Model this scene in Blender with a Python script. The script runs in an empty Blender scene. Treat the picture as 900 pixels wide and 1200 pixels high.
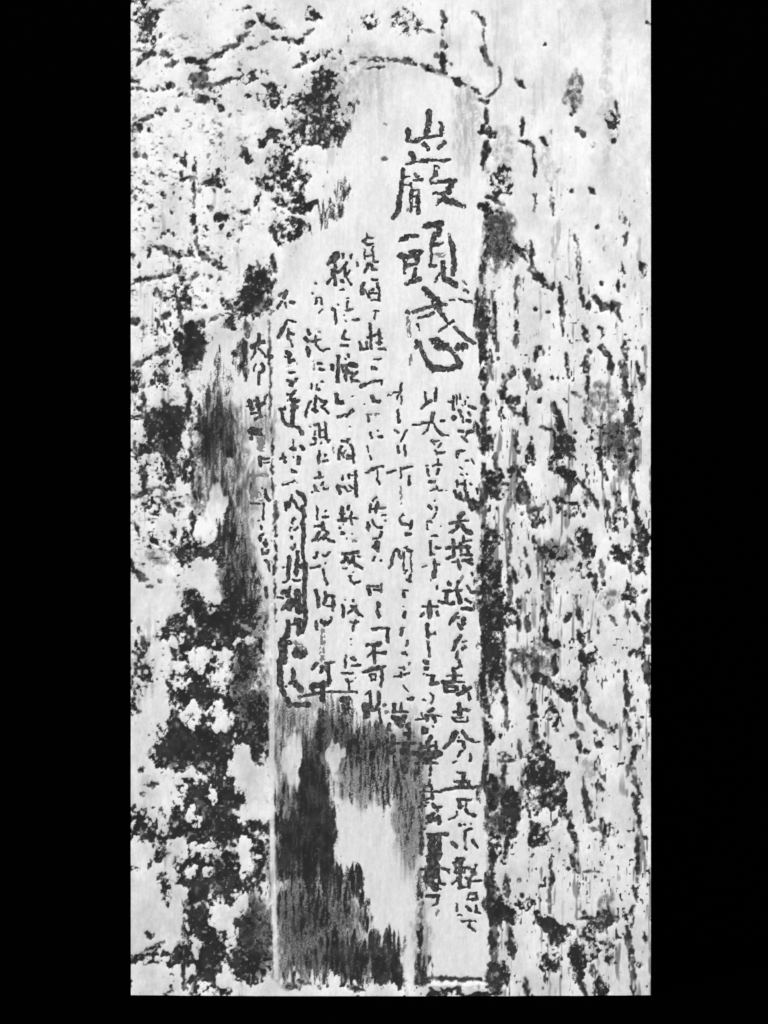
import bpy, math
import numpy as np

C = bpy.context.scene
COL = C.collection

# ------------------------------------------------------------------ units
# the trunk was measured in a 900 x 1200 grid laid over its front; one grid unit is 2 mm
U = 0.002
BASE = 1167.0                       # foot of the trunk in that grid
def wx(px): return (px - 450.0) * U
def wz(py): return (BASE - py) * U

# ------------------------------------------------------------------ camera
cam_d = bpy.data.cameras.new("camera")
cam = bpy.data.objects.new("camera", cam_d)
COL.objects.link(cam)
cam_d.sensor_fit = 'VERTICAL'
cam_d.sensor_height = 36.0
DIST = 9.0
cam_d.lens = 36.0 * DIST / (1200 * U)
cam_d.clip_end = 200.0
cam.location = (0.0, -DIST, wz(600.0))
cam.rotation_euler = (math.radians(90), 0, 0)
C.camera = cam

# ------------------------------------------------------------------ sky and sun (bright overcast, black and white)
SUN_EL, SUN_AZ = 40.0, -32.0        # height; degrees left of the camera
w = bpy.data.worlds.new("World"); C.world = w; w.use_nodes = True
nt = w.node_tree
sky = nt.nodes.new('ShaderNodeTexSky'); sky.sky_type = 'NISHITA'; sky.sun_disc = False
sky.sun_elevation = math.radians(SUN_EL); sky.sun_rotation = math.radians(180 + SUN_AZ)
hs = nt.nodes.new('ShaderNodeHueSaturation'); hs.inputs['Saturation'].default_value = 0.0
nt.links.new(sky.outputs[0], hs.inputs['Color'])
bg = nt.nodes['Background']; bg.inputs['Strength'].default_value = 0.12
nt.links.new(hs.outputs[0], bg.inputs['Color'])
sd = bpy.data.lights.new("sun", 'SUN'); sd.energy = 1.5; sd.angle = math.radians(14); sd.color = (1, 1, 1)
so = bpy.data.objects.new("sun", sd); COL.objects.link(so)
so.rotation_euler = (math.radians(90 - SUN_EL), 0, math.radians(SUN_AZ))
so.location = (-3, -5, 6)
C.view_settings.view_transform = 'Standard'
C.view_settings.look = 'None'
C.view_settings.gamma = 1.0
C.view_settings.exposure = 0.59

# ------------------------------------------------------------------ materials
def new_mat(name):
    m = bpy.data.materials.new(name); m.use_nodes = True
    b = m.node_tree.nodes['Principled BSDF']
    b.inputs['Specular IOR Level'].default_value = 0.12
    b.inputs['Roughness'].default_value = 0.9
    return m, m.node_tree, b

def tone_mat(name, fine, fine_scale, stretch, bump):
    """grey from the surface's own 'tone' attribute, broken up by fibres / grains"""
    m, t, b = new_mat(name)
    at = t.nodes.new('ShaderNodeAttribute'); at.attribute_name = 'tone'
    tc = t.nodes.new('ShaderNodeTexCoord')
    mp = t.nodes.new('ShaderNodeMapping'); mp.inputs['Scale'].default_value = (1, 1, stretch)
    t.links.new(tc.outputs['Object'], mp.inputs['Vector'])
    n = t.nodes.new('ShaderNodeTexNoise'); n.inputs['Scale'].default_value = fine_scale
    n.inputs['Detail'].default_value = 4.0; n.inputs['Roughness'].default_value = 0.65
    t.links.new(mp.outputs[0], n.inputs['Vector'])
    mr = t.nodes.new('ShaderNodeMapRange')
    mr.inputs['From Min'].default_value = 0.25; mr.inputs['From Max'].default_value = 0.75
    mr.inputs['To Min'].default_value = 1.0 - fine; mr.inputs['To Max'].default_value = 1.0 + fine
    t.links.new(n.outputs['Fac'], mr.inputs['Value'])
    mu = t.nodes.new('ShaderNodeMath'); mu.operation = 'MULTIPLY'
    t.links.new(at.outputs['Fac'], mu.inputs[0]); t.links.new(mr.outputs[0], mu.inputs[1])
    t.links.new(mu.outputs[0], b.inputs['Base Color'])
    if bump:
        bp = t.nodes.new('ShaderNodeBump'); bp.inputs['Strength'].default_value = bump
        bp.inputs['Distance'].default_value = 0.002
        t.links.new(n.outputs['Fac'], bp.inputs['Height'])
        t.links.new(bp.outputs[0], b.inputs['Normal'])
    return m

M_BARK = tone_mat("lichened_bark", 0.04, 420.0, 0.55, 0.15)
M_WOOD = tone_mat("weathered_wood", 0.035, 380.0, 0.16, 0.12)
M_INK = tone_mat("ink", 0.35, 300.0, 0.8, 0.2)
M_SAWN, t, b = new_mat("sawn_wood")
tc = t.nodes.new('ShaderNodeTexCoord')
wv = t.nodes.new('ShaderNodeTexWave'); wv.inputs['Scale'].default_value = 22.0
wv.inputs['Distortion'].default_value = 5.0; wv.inputs['Detail'].default_value = 3.0
t.links.new(tc.outputs['Object'], wv.inputs['Vector'])
cr = t.nodes.new('ShaderNodeValToRGB')
cr.color_ramp.elements[0].color = (0.16, 0.16, 0.16, 1); cr.color_ramp.elements[1].color = (0.32, 0.32, 0.32, 1)
t.links.new(wv.outputs['Fac'], cr.inputs['Fac']); t.links.new(cr.outputs[0], b.inputs['Base Color'])
M_BLACK, t, b = new_mat("black_cloth")  # plain black for the added sheets around the trunk
b.inputs['Base Color'].default_value = (0.0004, 0.0004, 0.0004, 1)
b.inputs['Specular IOR Level'].default_value = 0.0
b.inputs['Roughness'].default_value = 1.0

# ------------------------------------------------------------------ marks on the bark, read off tile by tile
# each tile: origin and size of the square; then 0..90 units in it.
#   "w x y x y .."  a dark crack or scratch of width w      (g in front: a grey one)
#   "B x y rx ry d" mottled dark lichen, stain and painted shadow, density d           "G .." an even grey weather stain; some are painted shading
#   "N x y rx ry"   a pale clump                             "R w x y .." a pale ridge
BARK = """
@150 0 310
B 3 1 4 2 .9;2 4 4 8 5;2 8 3 12 3.5;2.2 5 2 9 4;B 5 4.5 5 2 .6;B 6 10 3.5 5 .55;2 1 17 5 17;2.4 4 20 7 18.5;3 3 22 5 19;3 6 19 8 18;3 12 18 13 18.5;2 11 12
g3.4 13 22 17 21;3 20 20.5 22 20.5;2.5 23 21.5 27 21;2.5 27 20 31 18.5 34 16.5;g3 33 16 38 15;3 38 13 41 11.5;2.6 40 9 42 8;2.2 45 5 46 7;3 46 8 50 9.5 53 10;2 40 16.5 44 16;2.2 45 15 48 14.5;2.4 49 13 55 13.5 58 15 60 13;2 60 12 63 10
B 63 5 2.5 1.5 .8;1.5 39 2.5 42 2.5;B 82 7 3 3 .65;2 90 8;2.5 25 23 29 23.5;g4 22 27 26 26;2.5 26 24 22 28;B 27 31 4.5 4 .6;g3 21 29 28 29 33 28;2.4 32 27.5 37 26.5;B 42 26 6 2.5 .7;2 38 23.5
2.3 1 30 6 30.5;3.4 8 30 12 30;2.5 13 29 15 29;2 1 27 3 28;3 24 33.5 27 34;2.5 31 36 32 37;2 35 39;3 46 29 50 30;B 50 33 5.5 3.5 .6;2.5 41 32;2 18 32;1.8 17 37;3.5 1 44 4 43;3 4 41 8 39.5;2.4 10 38 12 37;2 7 44
B 67 28 6 5 .85;B 63 33 6 4 .9;B 66 37 6 5 1.05;B 57 41 4 3.5 .8;B 62 45 7 4.5 .95;B 72 44 5 4 .85;B 68 48 5 2 .75;B 54 52 4 4 .9;B 51 56 4 3 .85;B 59 56 3 2.5 .75;B 49 62 5 3.5 .9;B 57 63 4 4 .9;B 60 61 3 1.6 .7;B 58 70 5 3 .85;B 64 69 4 1.5 .8;B 52 70 3 3 .6;B 54 78 5 3.5 .75;B 60 79 3 1.6 .65;B 70 71 3.6 3 .85;B 73 64 2.6 3.6 .65;B 50 46 3 2.2 .8;B 47 49 3 1.6 .8;B 74 36 4 3 .4
2 57 23 60 22;2.5 59 18.5 61 21;B 65 19 5 1.6 .75;1.5 72 18;1.6 74 24;2 76 22 79 21;2.4 79 20 90 20.5;1.5 80 23 87 23;G 78 28 12 12 .08
2 39 50 40 54;4.6 39.6 52 41 54;2.3 42 53;3 3 52;2.4 6 53;B 17 54 2.4 2 .85;2.5 18 59;2.2 18 61 22 60;2.2 12 66;2 18 67;1.7 4 71;1.7 15 72;1.5 22.5 54 22.5 60;2 22.5 61 22.5 70;2.6 22 72 22 76;2 23 77 23.5 85
2.5 25 63 26 62 31 61;B 30 61 3 2.6 .85;2.2 29 65;2 24 65;2.5 45 66 43 70;1.8 34 65;2.5 28 71;3 30 74 33 74;2.6 32 77;2 26 77 27 78;2 26 80;2.2 34 80;2 39 72 41 72;1.8 36 71;1.6 39 77;2 42 61;B 13 80 2.6 1.6 .7;3 10 84 13 85 16 86;2.2 16 86 21 87;2 7 84 7 87;2 21 84 22 87;2 26 87;2 87 54;1.4 88 42
@460 0 310
3 17 5 17.5 7;2 17 8 17 12;3 17 15 17.5 16;3 17 18 17.5 24;2 15 19;2.6 27 4 30 6;2 30 6 31 8;1.4 31 10 31 15;2.5 31 16 31 18;g2 32 20 33 22;3 0 20.5 5 21 8 22;2.5 10 22 14 24;2.5 15 24 18 25;3 20 27 25 29;2 27 30 30 32;B 4 8 5 4 .42;g1.5 10 10 14 11;2 20 22
g1.6 36 23 37 28;g1.3 37 28 35 31 32 33;2.4 30 34 32 34.5;2.2 32 37 32 42;B 32 45 3.6 2.6 1;2 29 45 35 45;3 32 48 31 55 31 58;2.4 33 51;B 37 61 3.4 5 .9;2.4 32 58;G 38 50 4 7 .12;2.5 32 67 35 68 38 70;3 30 70 32 72;B 33 74 2.6 6 .8;2.5 36 72 38 74;G 36 80 5 9 .5;B 37 82 4 6 .5;2.5 32 80 32 87;B 43 85 3.4 2.4 .8;2 47 82 48 87;1.6 48 66 49 68;1.5 49 66 48 72;2.4 42 27 45 30
2.4 44 40 44 46;3 43 48 46 49 48 50;2 48 51 48.5 60;2 51 47 52 49;2 54 64 54.5 70 55 73;1.6 52 15;G 53 55 2 8 .1;G 62 31 2.4 6 .42;2 61 36 62 38;1.8 61 39;2.5 63 44 65 46;2 68 49.5;1.8 54 45;1.6 76 34 76.5 38;2 77 39;B 75 43 2.4 5 .62;2.4 75 48;2.4 67 64 69 66;2 61 65;2.5 78 74 79 75;2.5 80 79 79 83;2.5 62 80 63 83;1.5 63 86;1.8 70 77;2.4 87 8;1.8 40 54;G 73 30 2 30 .06;G 25 42 4 14 .13
@150 290 310
2.5 1 3;3 9 0 13 1 17 2.5 21 2.5;2 21 0 21 3;3 25 2 27 4;3.5 29 5 33 7;2 32 3;3 17 7 18 9;2 1 12 5 11 9 10 14 9 17 8;2.5 5 11;3 18 10 20 13;3 21 11 24 9;2 4 6;2 28 10;2 31 11;3 9 14 11 17;B 18 16 3.6 5 .75;2.5 17 19 18.5 22;2 19 20 22 21;2 18 20 18.5 28;2 1 16;3.4 1 25 3 25;2 5 27;2.4 12 24 14 23;2 12 26 12.5 29;3 23 26 25 26;2 28 25 32 23;3 33 27 34 27;B 35 24 2.5 2 .7;3.5 32 18 36 21;2.4 36 21 40 21;2 27 15;1.8 26 20
B 21 33 4.6 7.6 1.5;B 20 37 3 4 1.3;3 22 41;B 42 18 5 6 1.25;B 46 18 3.4 3.4 .85;B 44 10 5.4 3 1.2;B 47 12 3.6 2.6 1;3 49 3 50 8;2.4 48 9;2.4 44 5 45 9;2 40 23 40.5 30;3 40 25 40.5 30;3.5 40 32 39.5 38;3 39 38 40 45;B 39 37 2.4 5 .9;2.5 18.5 38 19.5 45;2.5 20 45 21 53;3.5 20.5 52 20.5 58;3 21.5 58 21.5 65;2.4 21.5 66 22 80;2.4 22 80 23 86
2.5 2 40 5 39;2 5 38.5 8 37;3 9 36 14 35;2 14 34;B 12 43 3.4 3 .8;2 9 43;2 5 47;2.4 8 46;B 2.5 45 2.4 4.6 1;3 5 50 5 54;2 2 55 7 54;2 15 52;2.5 18 55;B 12 60 6 6 1.4;B 15 62 4 7.5 1.5;4 2 58 8 57;5 5 56 12 57;3 16 57 20 59;B 8 68 5 2.6 1.1;B 13 69 4 3 1.1;3 16 70 16 78;B 13 77 2 5 1.1;3 5 75 5 83;B 5 78 2 5 1.1;3 2 85 9 82;2.5 9 82 15 82;2.5 12 83 13 87;2.5 15 76 15.5 82;1.5 2 66 3 72;B 19 75 3.6 3.6 .85;3 20 79
B 28 57 4.6 4.6 1.05;B 30 63 5.6 5.6 .9;B 28 68 4.6 5 .72;G 33 70 6 17 .5;G 28 74 5 15 .42;G 36 62 4 9 .4;G 34 83 5 6 .42;G 28 84 6 5 .3;2 24 78 24.5 86;2.4 24 55;B 28 48 3.4 3.4 .42;B 32 44 2.4 6 .42;2.5 36 36.5;B 25 60 1.5 8 .4;G 30 55 4 5 .3;B 34 57 2.6 2.6 .5;G 44 82 4 6 .3;B 44 84 3 4 .3;G 46 63 5 5 .25
@460 290 310
3 32 0 31 8;2.5 30 6 30 12;2.4 29 14 29 20;B 31 24 2.4 5 .9;B 31 31 2.4 6 .9;2 34 15 35 24;2.4 35 25 34.5 33;B 31 35 2.4 4 .9;4.5 31 41 31 48;2.6 33 35 34 45;3.5 31 50 32 55;3 31 55 31 62;B 32 67 3.4 5 1.2;4 31 62 31 70;2.5 35 70 35 75;3 31 74 31 80;B 35 80 3.4 5 1.05;4.4 32 77 31 87;B 36 82 3.4 3.4 .7;3 31 14 31 38
2.5 43 10 42 14;1.5 42 15 42 21;2.4 42 25 42 28;3 42 30 42 34;2 48.5 21;1.8 53 22;G 37 3 5 4 .5;2.5 42 0 46 5;3 47 7 49 9;4 49 9.5 52 12;3 52 13 54 13.5;2 47 0 47.5 6;2.4 49 34 48.5 39;2 50 34 50.5 36;2 37 47 39 45;3 38 44 41 43;2 41 41;4 46 43 47 46;3 47 46 49 48;3 50 44 50 48;2 38 47 38 50;3 36 49 39 52;4 40 52 42 52;3 40 54 42 57;2.4 42 57 43 57;3 45 55 45.5 60;1.6 54 44
2.5 41 62 42 66;3 42 66 43 70;2 47 65;B 47 71 2.4 3.4 .7;2.4 40 76 42 75;3 45 75;3 43 76 43.5 87;3 45 80 46 84 48 87;2 50 52;2 57 12 57.5 20 58 30;2 59 36 60 44;1.8 63 0 63.5 12;2 64 14 65 20;2.4 67 18 66 22;3 65 27 66.5 32;2.4 67 35;4 66 37 66 43;2.5 66.5 44 66.5 52;3 65.5 54 66 60;2 67 61
3 69 17 71 19;5 72 20 76 20;2.5 76 21 78 25;2 71 12;2.4 77 11 77 15;1.6 79 13;1.5 78 5 79 9;3 85 6 85.5 9;2 70 27 72 28 71 31;3 71 34 73 36;4 74 37 74.5 43;3 79 32 79.5 38;4 78 40 79 43;3 79 44 79.5 50;3.5 79 49 80 51;2.5 83 39 84 43;3 85 43 85 48;3 81 52 81.5 60;4.5 82 60 82 64;3 82 66 83 72;3 82 72 81 78;3 81 78 83 87;2 79 56
G 71 53 5 6 .28;G 75 65 5 6 .38;B 76 64 3.4 3.4 .75;B 76 70 3.4 4.4 .7;G 79 72 4 6 .3;3 70 69 70.5 72;3.5 70 70 71 74;2.5 71 75 73 79;2.4 68 65;2 76 75;3 55 54 56 56;4 57 57 57.5 63;B 57 66 3 5 1.15;B 60 68 2.6 3.6 .9;2 50 61 55 62.5;B 56 74 2.4 3.4 .85;3 58 75 59 78;B 60 79 3 2.6 1;2.5 60 80 60 84;3 63 79 66 82 68 86;2.5 65 82 65.5 87;2.5 56 85 59 87;2 54 75;2 62 63;2 72 63;2 61 49 64 51
@150 580 310
2.5 2 1;B 7 4 3.4 2 .8;2 5 3;N 7 4 1.6 .8;3.5 12 0 13 5;3 13 4 15 6;2.5 16 3 19 4;3 22 6 22 12;2 2 9 4 14;2.5 15 10 16 14;B 10 16 2.4 1.6 .9;2.5 7 18;3 1 22 1.5 26;4 1 26 7 29;2.5 11 29;2 7 31;G 11 21 5 3 .2
B 33 13 5 4.5 1.05;B 22 17 5 4 .95;B 30 18 6 4 .85;B 34 5 3 6 .65;G 40 3 6 8 .3;B 40 14 5 6 .15;B 25 20 9 3 .85;B 36 20 5 5 .7;G 41 20 5 8 .3;B 19 24 3 3 .65;B 38 30 6 7 1;B 37 36 7 5 .9;B 22 38 5 5 .85;B 30 40 8 5 1;B 38 43 7 5 1.1;B 25 45 9 5 .9;B 16 47 5 5 .85;B 14 52 5 5 .7;B 32 48 7 5 .85;B 40 52 6 6 .9;B 20 52 6 5 .75;B 25 65 7 8 1.35;B 30 70 6 5 1.1;B 21 65 4 5 1;B 17 67 4 6 .8;B 27 58 4 3 .6;B 38 60 5 7 .8;G 41 65 6 12 .5;B 40 75 6 6 .8;B 45 72 4 5 1.1;B 46 80 2.6 7 1;B 13 82 6 5 1.2;B 25 82 9 5 1.1;B 35 83 9 5 .95;B 20 78 7 5 .8;B 42 83 5 4 .85;B 15 73 3 5 .6;B 5 60 4 5 .75;B 5 53 4 3 .7;B 3 70 3 5 .65;2.5 5 48 6 53;2 4 46;B 45 30 4 12 .15;G 44 42 5 10 .22;G 36 27 5 9 .35
N 25 27 5.5 5.5;N 16 49 3 1.4;N 24 56 3.5 4.5;N 31 62 3.6 4.4;N 33 55 2.6 2.4;N 31 75 2.6 4.6;N 21 75 3.2 3.4;N 29 35 3.2 2.4;N 40 50 2.6 1.8;N 18 64 3 2.4;N 30 5 4 6;N 26 12 3.4 4.4;N 8 35 9 8;N 11 55 3.4 6.6;N 8 75 5.4 8;N 38 86 3.4 1.8;N 21 43 1.6 1.6
N 45.6 10 2.6 18 .75;N 45 -8 2.6 6 .6;R 1.7 49 38 49 48;R 2 49 48 49 87;G 52 80 4 9 .42;G 60 82 7 8 .45;G 70 83 7 8 .42;B 68 76 4 6 .62;B 75 76 4 5 .6;B 72 84 7 5 .65;B 82 84 7 5 .5;g3.4 65.5 73 65.5 87;G 80 86 14 6 .3;G 62 70 3 4 .2
@460 580 310
2 22 0 24 2;4 25 1 29 5;5 28 3 31 6;3 31 0;B 33 15 3.2 5 1.0;2.5 31 9 31 13;B 33 26 3.6 6 1.05;B 35 28 2.6 7 .8;B 33 36 4.2 5 1.0;B 35 40 3.8 5 1.1;B 32 42 2.6 5 1.1;B 34 48 4.4 5 .9;B 33 56 3.6 7 .95;B 32 63 3.4 7 .85;B 35 62 2.6 6 .9;B 32 72 2 5 .85;2 31 76 32 80;B 33 82 2.6 3.6 1.3;2.5 32 80 32 87;3 31 8 31 72
2 39 8 39.5 12;2.5 40 12 40 16;2 40 17 40 19;2 39.5 21 39.5 28;3 40 25 40 37;2.5 41 25 42 30;2.5 43 36;B 40 40 2.6 3.6 .75;3 38 47 38 52;2 38 53 38 60;3 37.5 60 37.5 66;2.5 38 66 38.5 75;g3 38.5 75 39 80;2.5 43 38;3 42 41 43 46;3.5 45 42 46 46;2.5 46 24 46.5 28;2 45 18 45.5 21;1.8 44 6;3 43 0 44 2;4 45 0 47 4;5 47 4 49 9;2.5 51 4;2.5 48 14 49 18;3 49 18 52 19;B 55 20 5 3.4 .6;G 56 20 6 4 .25;2 53 27;B 59 4 3.4 3.4 .8;3 56 2;2.4 61 7;2.4 65 1 66 3;2.5 68 0 70 5;2.5 60 15 62 19;B 65 15 2.4 4.6 1.05;B 67 19 2.6 3.6 .9;2.4 63 12;2 65 7;B 66 26 3.4 2.6 .9;2.5 69 27 69 33;3 71 22 71.5 28;2.4 72 30
B 78 20 3.4 3 1.15;2.4 75 20;2 74 8 74.5 11;B 77 8 2.4 3.4 .75;2 73 4;2 77 3;3.5 82 0 83 6;3 83 6 84 12;B 85 15 2.4 6 1.05;B 85 22 2.4 5 .95;2.4 84 25 86 27;3 81 25;2.5 80 30 81 34;B 80 34 2.5 3 .9;2 86 33;3 54 27;2 53 30;G 53 32 2 4 .3;2 51 34 54 40;2 51 38 52 44;3 52 44 52 49;4 52 50 56 51;2.5 59 42 60 41;3 62 35 63 38;3 63 38 64 44;3.5 63 46 65 51;4 64 53 66 59;B 68 57 3 2.6 1.2;4 65 60 65 66;3 65.5 66 67 74;3.5 67 74 70 77;3 70 77 73 79;3 74 80 76 79;G 73 35 3.6 3 .3;2.5 80 39 80 44;3 82 40 84 43;1.5 70 42 70 47;2 74 41 76 44
3 87 36 87 44;4.5 87 45 87.5 50;5 87 55 87 64;3 88 66 88 75;2.4 82 53;2 81 54;B 84 54 2.4 2.4 .7;3 79 60 80 65;4 79.5 65 80 71;3 79 73 81 83;2.4 82 73;2 84 79;2 77 60;3 40 53 47 55;2 41 54 41 58;G 45 57 4.6 5 .45;3 41 60 44 65;G 52 54 4 5 .35;4 55 54 55 61;5 49 62 52 63;3 52 63 55 66;B 58 66 3.6 2.6 .7;B 61 68 2.6 2 .9;2 49 70 46 71;3 48 72 49 75;3.5 48.5 78 48.5 85;2.5 49 85 51 87;3 54 70 54.5 75;B 55 77 2 4 .9;2 56 80;2.5 62 71 62.5 76;2.5 63 77 65 80;3 62 82;2.5 64 84 64 87;3 71 85;2 43 83 43 87;2 47 76;2 69 81;2 82 86
@150 870 310
B 14 4 6 6 1.3;B 22 3 6 5 1.3;B 28 6 7 5 1.15;B 30 2 5 4 1;B 33 10 3 6 .95;B 42 3 6 4 .7;N 4 5 5 8.5;N 11 9.5 4.4 1.4;3 4 9.5;N 10 18 8.6 5;2.5 6 15 10 14;2.4 5 18;N 38 8 4 7.4;N 44 15 3.6 6.4;N 42 24 5.2 3.4;B 20 19 5 5 1.15;B 25 20 7 6 1.3;B 32 18 7 6 1.3;B 38 17 2.4 2.4 1;N 28.5 18 1.2 3.4;N 21 25 1.5 3.4;N 23.5 26.5 1 1.4;B 18 28 6 4 1.15;B 25 30 7 5 1.3;B 34 28 6 7 1.3;B 3 24 4 3 .85;B 14 24 4 2 .7;B 5 31 4 5 1.15;B 12 32 3 3 .95;N 12 29 2.6 3.4;N 7 27 1.7 1.7;N 17 37 3 5;N 26 36 4.4 2.2;N 5 39 3.2 4.4;N 2 35 1.2 4;B 10 40 2.6 2 1;B 12 36 3.6 5 .65;B 4 43 4 1.5 .8;B 20 40 4 5 .75;B 30 38 7 6 .8
B 22 48 6 6 1.25;B 28 46 7 6 .95;B 34 48 5 5 1.05;B 36 40 3 4 .95;N 27 44 1.6 2.2;N 21 44 1.7 1.7;N 40 40 2.2 6.4;B 42 48 5 7 1;B 45 40 4 6 .8;B 39 28 4 5 1;B 45 28 4 3 .55;B 45 33 4 5 .75;N 6 50 5 6.4;B 12 50 2.4 4.6 1;N 16 53 3 4.4;N 10 62 9.4 6.4;B 24 57 5 7 1.05;B 26 62 6 5 1.15;B 20 62 3 5 .85;N 31 59 3.2 4.4;N 38 55 3.4 4.4;B 33 52 4 3 .95;B 40 60 4 7 1;G 44 65 6 11 .5;B 44 66 5 10 .55;B 35 70 5 5 .9;B 38 66 3 5 .8;N 35.5 67 2.2 3.4;B 42 75 6 5 .95;B 30 70 5 7 .85;B 20 72 4 4 .95;B 13 74 6 3 1.2;B 5 73 4 2 .95;2.4 1 74;N 8 80 6.4 6.4;N 17 80 2.2 5.4;N 23 70 1.3 4.4;B 27 76 5 5 1.15;B 25 80 4 5 .95;B 13 82 1.8 5 .85;N 34 80 4.4 2.6;B 40 79 5 2.6 .95;N 44 83 4.4 1.7;B 30 84 4 3 .85;N 26 84 2.2 2.4;N 21 78 1.6 2.2;B 22 84 2.6 2.6 .75;N 40 85 3.4 1.2;2 6 65 8 66;2 4 72 8 70 12 68;1.5 19 60 19 85
R 1.8 49 0 49 18 49 30 49.5 50 50 65 50.5 80
G 53 5 2.4 12 .4;N 56 9 3 9;G 57 20 8 6 .3
B 53 25 4 8 1.15;B 63 20 5.6 15 1.6;B 61 35 9 10 1.6;B 66 30 5 12 1.6;B 63 34 7 10 1.6;B 63 22 5 14 1.6;B 55 40 5 9 .85;G 55 42 7 10 .4;B 65 45 7 7 1.15;B 58 58 8 7 .75;G 58 58 9 9 .34;G 55 70 7 12 .42;G 65 68 10 10 .36;B 72 50 5 7 1.05;B 78 48 2 6 1;B 80 55 2.2 7 1;B 77 75 11 7 1.15;B 86 70 5 7 1.3;B 88 76 4 6 1.3;B 65 76 3 6 1;B 72 75 5 7 .95;G 57 78 8 4 .4;B 60 70 8 8 .4;B 68 60 8 7 .6;G 72 62 8 7 .4
G 80 8 10 13 .24;B 78 8 8 12 .46;B 85 12 6 12 .5;B 62 4 4 5 .6;G 64 4 5 6 .3;N 70.5 6 2.4 6;N 85 40 5 18;N 75 32 4 12
N 70 84.6 24 1.5;3 75 83 80 84;3 58 81 62 82;B 56 82 4 1.2 .7
@460 870 310
B 3 5 3.6 7 .75;G 5 16 6 24 .28;B 5 18 6 22 .42;3 10 32 10 38;B 10 45 2 4 .7;3 9 50 9.5 60;3.5 9 62 9.5 70;B 10 73 2.4 5 1;B 11 79 3 3.6 1.2;2.6 8 82;B 1 75 2.4 8 1.3;4 1 78 3 81;G 10 66 3 14 .2
2.5 32 0 32 12;B 33 17 3 5 1.35;4 33 15 33 22;3 32 22 32.5 28;G 36 22 3.4 9 .5;B 34 33 2.4 5 .85;4 34 36 34 42;3.5 33.5 42 33.5 50;B 34.5 52 3 4 1.1;B 35 57 3.6 5 1.4;5 34.5 60 34.5 74;B 36 80 3.6 5 1.3;4 33 76;R 1.3 12 82.4 32 82.2;B 17 85 5 1.6 1.4;B 27 85 6 1.6 1.4;2 12 80 22 80.6 32 80.8
3 36 4 40 4.5;3 36 6 41 6;3 38 7 38 15;B 41 21 3 6 1.3;B 40 28 3.4 4 1.1;B 40 19 2.6 3.6 1.1;3 40 30 38 38;B 37 37 2 3 1;2.5 43 0 43.5 5;2.5 46 8 44.5 11;B 49 4 3.6 5 .75;3 48 2 53 6;B 53 7 2.6 2.6 1.1;B 50 12 4.6 3.6 1.1;B 56 11 3.4 2.6 1.2;B 57 18 2 6 1.25;B 54 20 3.6 2.6 1;B 52 18 2.6 5 .7;B 47 18 2.4 3.6 .8;B 48 22 2.6 3.6 .8;2 45 15;B 50 32 3.4 3.4 .9;2.5 47 27 48 31;3 58 25 60 26;2.2 55 27;3 60 26 61 32;B 62 34 2 2.6 1;3.5 61 39 63 44;2 60 43;g2 65 44 70 44
2 54 40 54 44;3 54 44 54 50;2.5 53.5 50 53.5 58;3 38.5 45 39 54;2 43 47;1.8 44 52;B 45 55 3.6 2.6 .62;B 38 57 3.6 2.2 1;B 40 59 2.6 2.6 1.1;3 40 63 40.5 72;B 40 70 2 2.6 1.1;B 49 60 2.6 2 1.25;B 53 62 3 2.4 1.35;B 56 65 3.6 3.6 1.3;3 54 66 54 69;B 54 75 3.4 3 .75;2.5 52 73 55 77;3 45 80 46 86;2 62 75;B 63 76 2.4 6 1.25;B 62 72 2 3.6 1.1;3 63 80 66 86;3 68 76 69 80;B 70 82 3 3.6 1.1;3 71 86;B 66 70 3 3 .7;B 68 66 3.6 5 .62;B 60 64 2.6 2.6 .7;2 65 58;2 63 60 70 60;B 72 60 3 3.6 1.35;3 73 60 76 60;G 73 55 2.4 4 .25;B 74 72 2.4 5 .55;2.5 81 59 82 56;B 81 60 2.4 2.4 .9;3.5 80 63 80 70;4 81 70 82 76;3 82 76 82 82;2.4 84 76;2 82 82 82 86;2 85.5 65 86 68;2 86 38
2.5 80 8 80 11;3 83 2 82 5;3 81 6 82 11;4 82 10 84 16;B 84 18 2.4 2.4 1;3 83 18 83 24;2.5 84 24 84 30;2 83.5 30 83.5 48;2 83 50 83 54;3 65 15 66 20;4 66 19 67 25;2.5 67 25 67 27;2 67 29 70 30;4 71 26 72 32;2.5 72 32 71 35;B 75 30 2.6 2.6 .5;2.5 70 15 71 16;2.5 63 0 64 3;3 66 3;2.5 70 1;G 67 9 3 4 .15
"""

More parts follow.
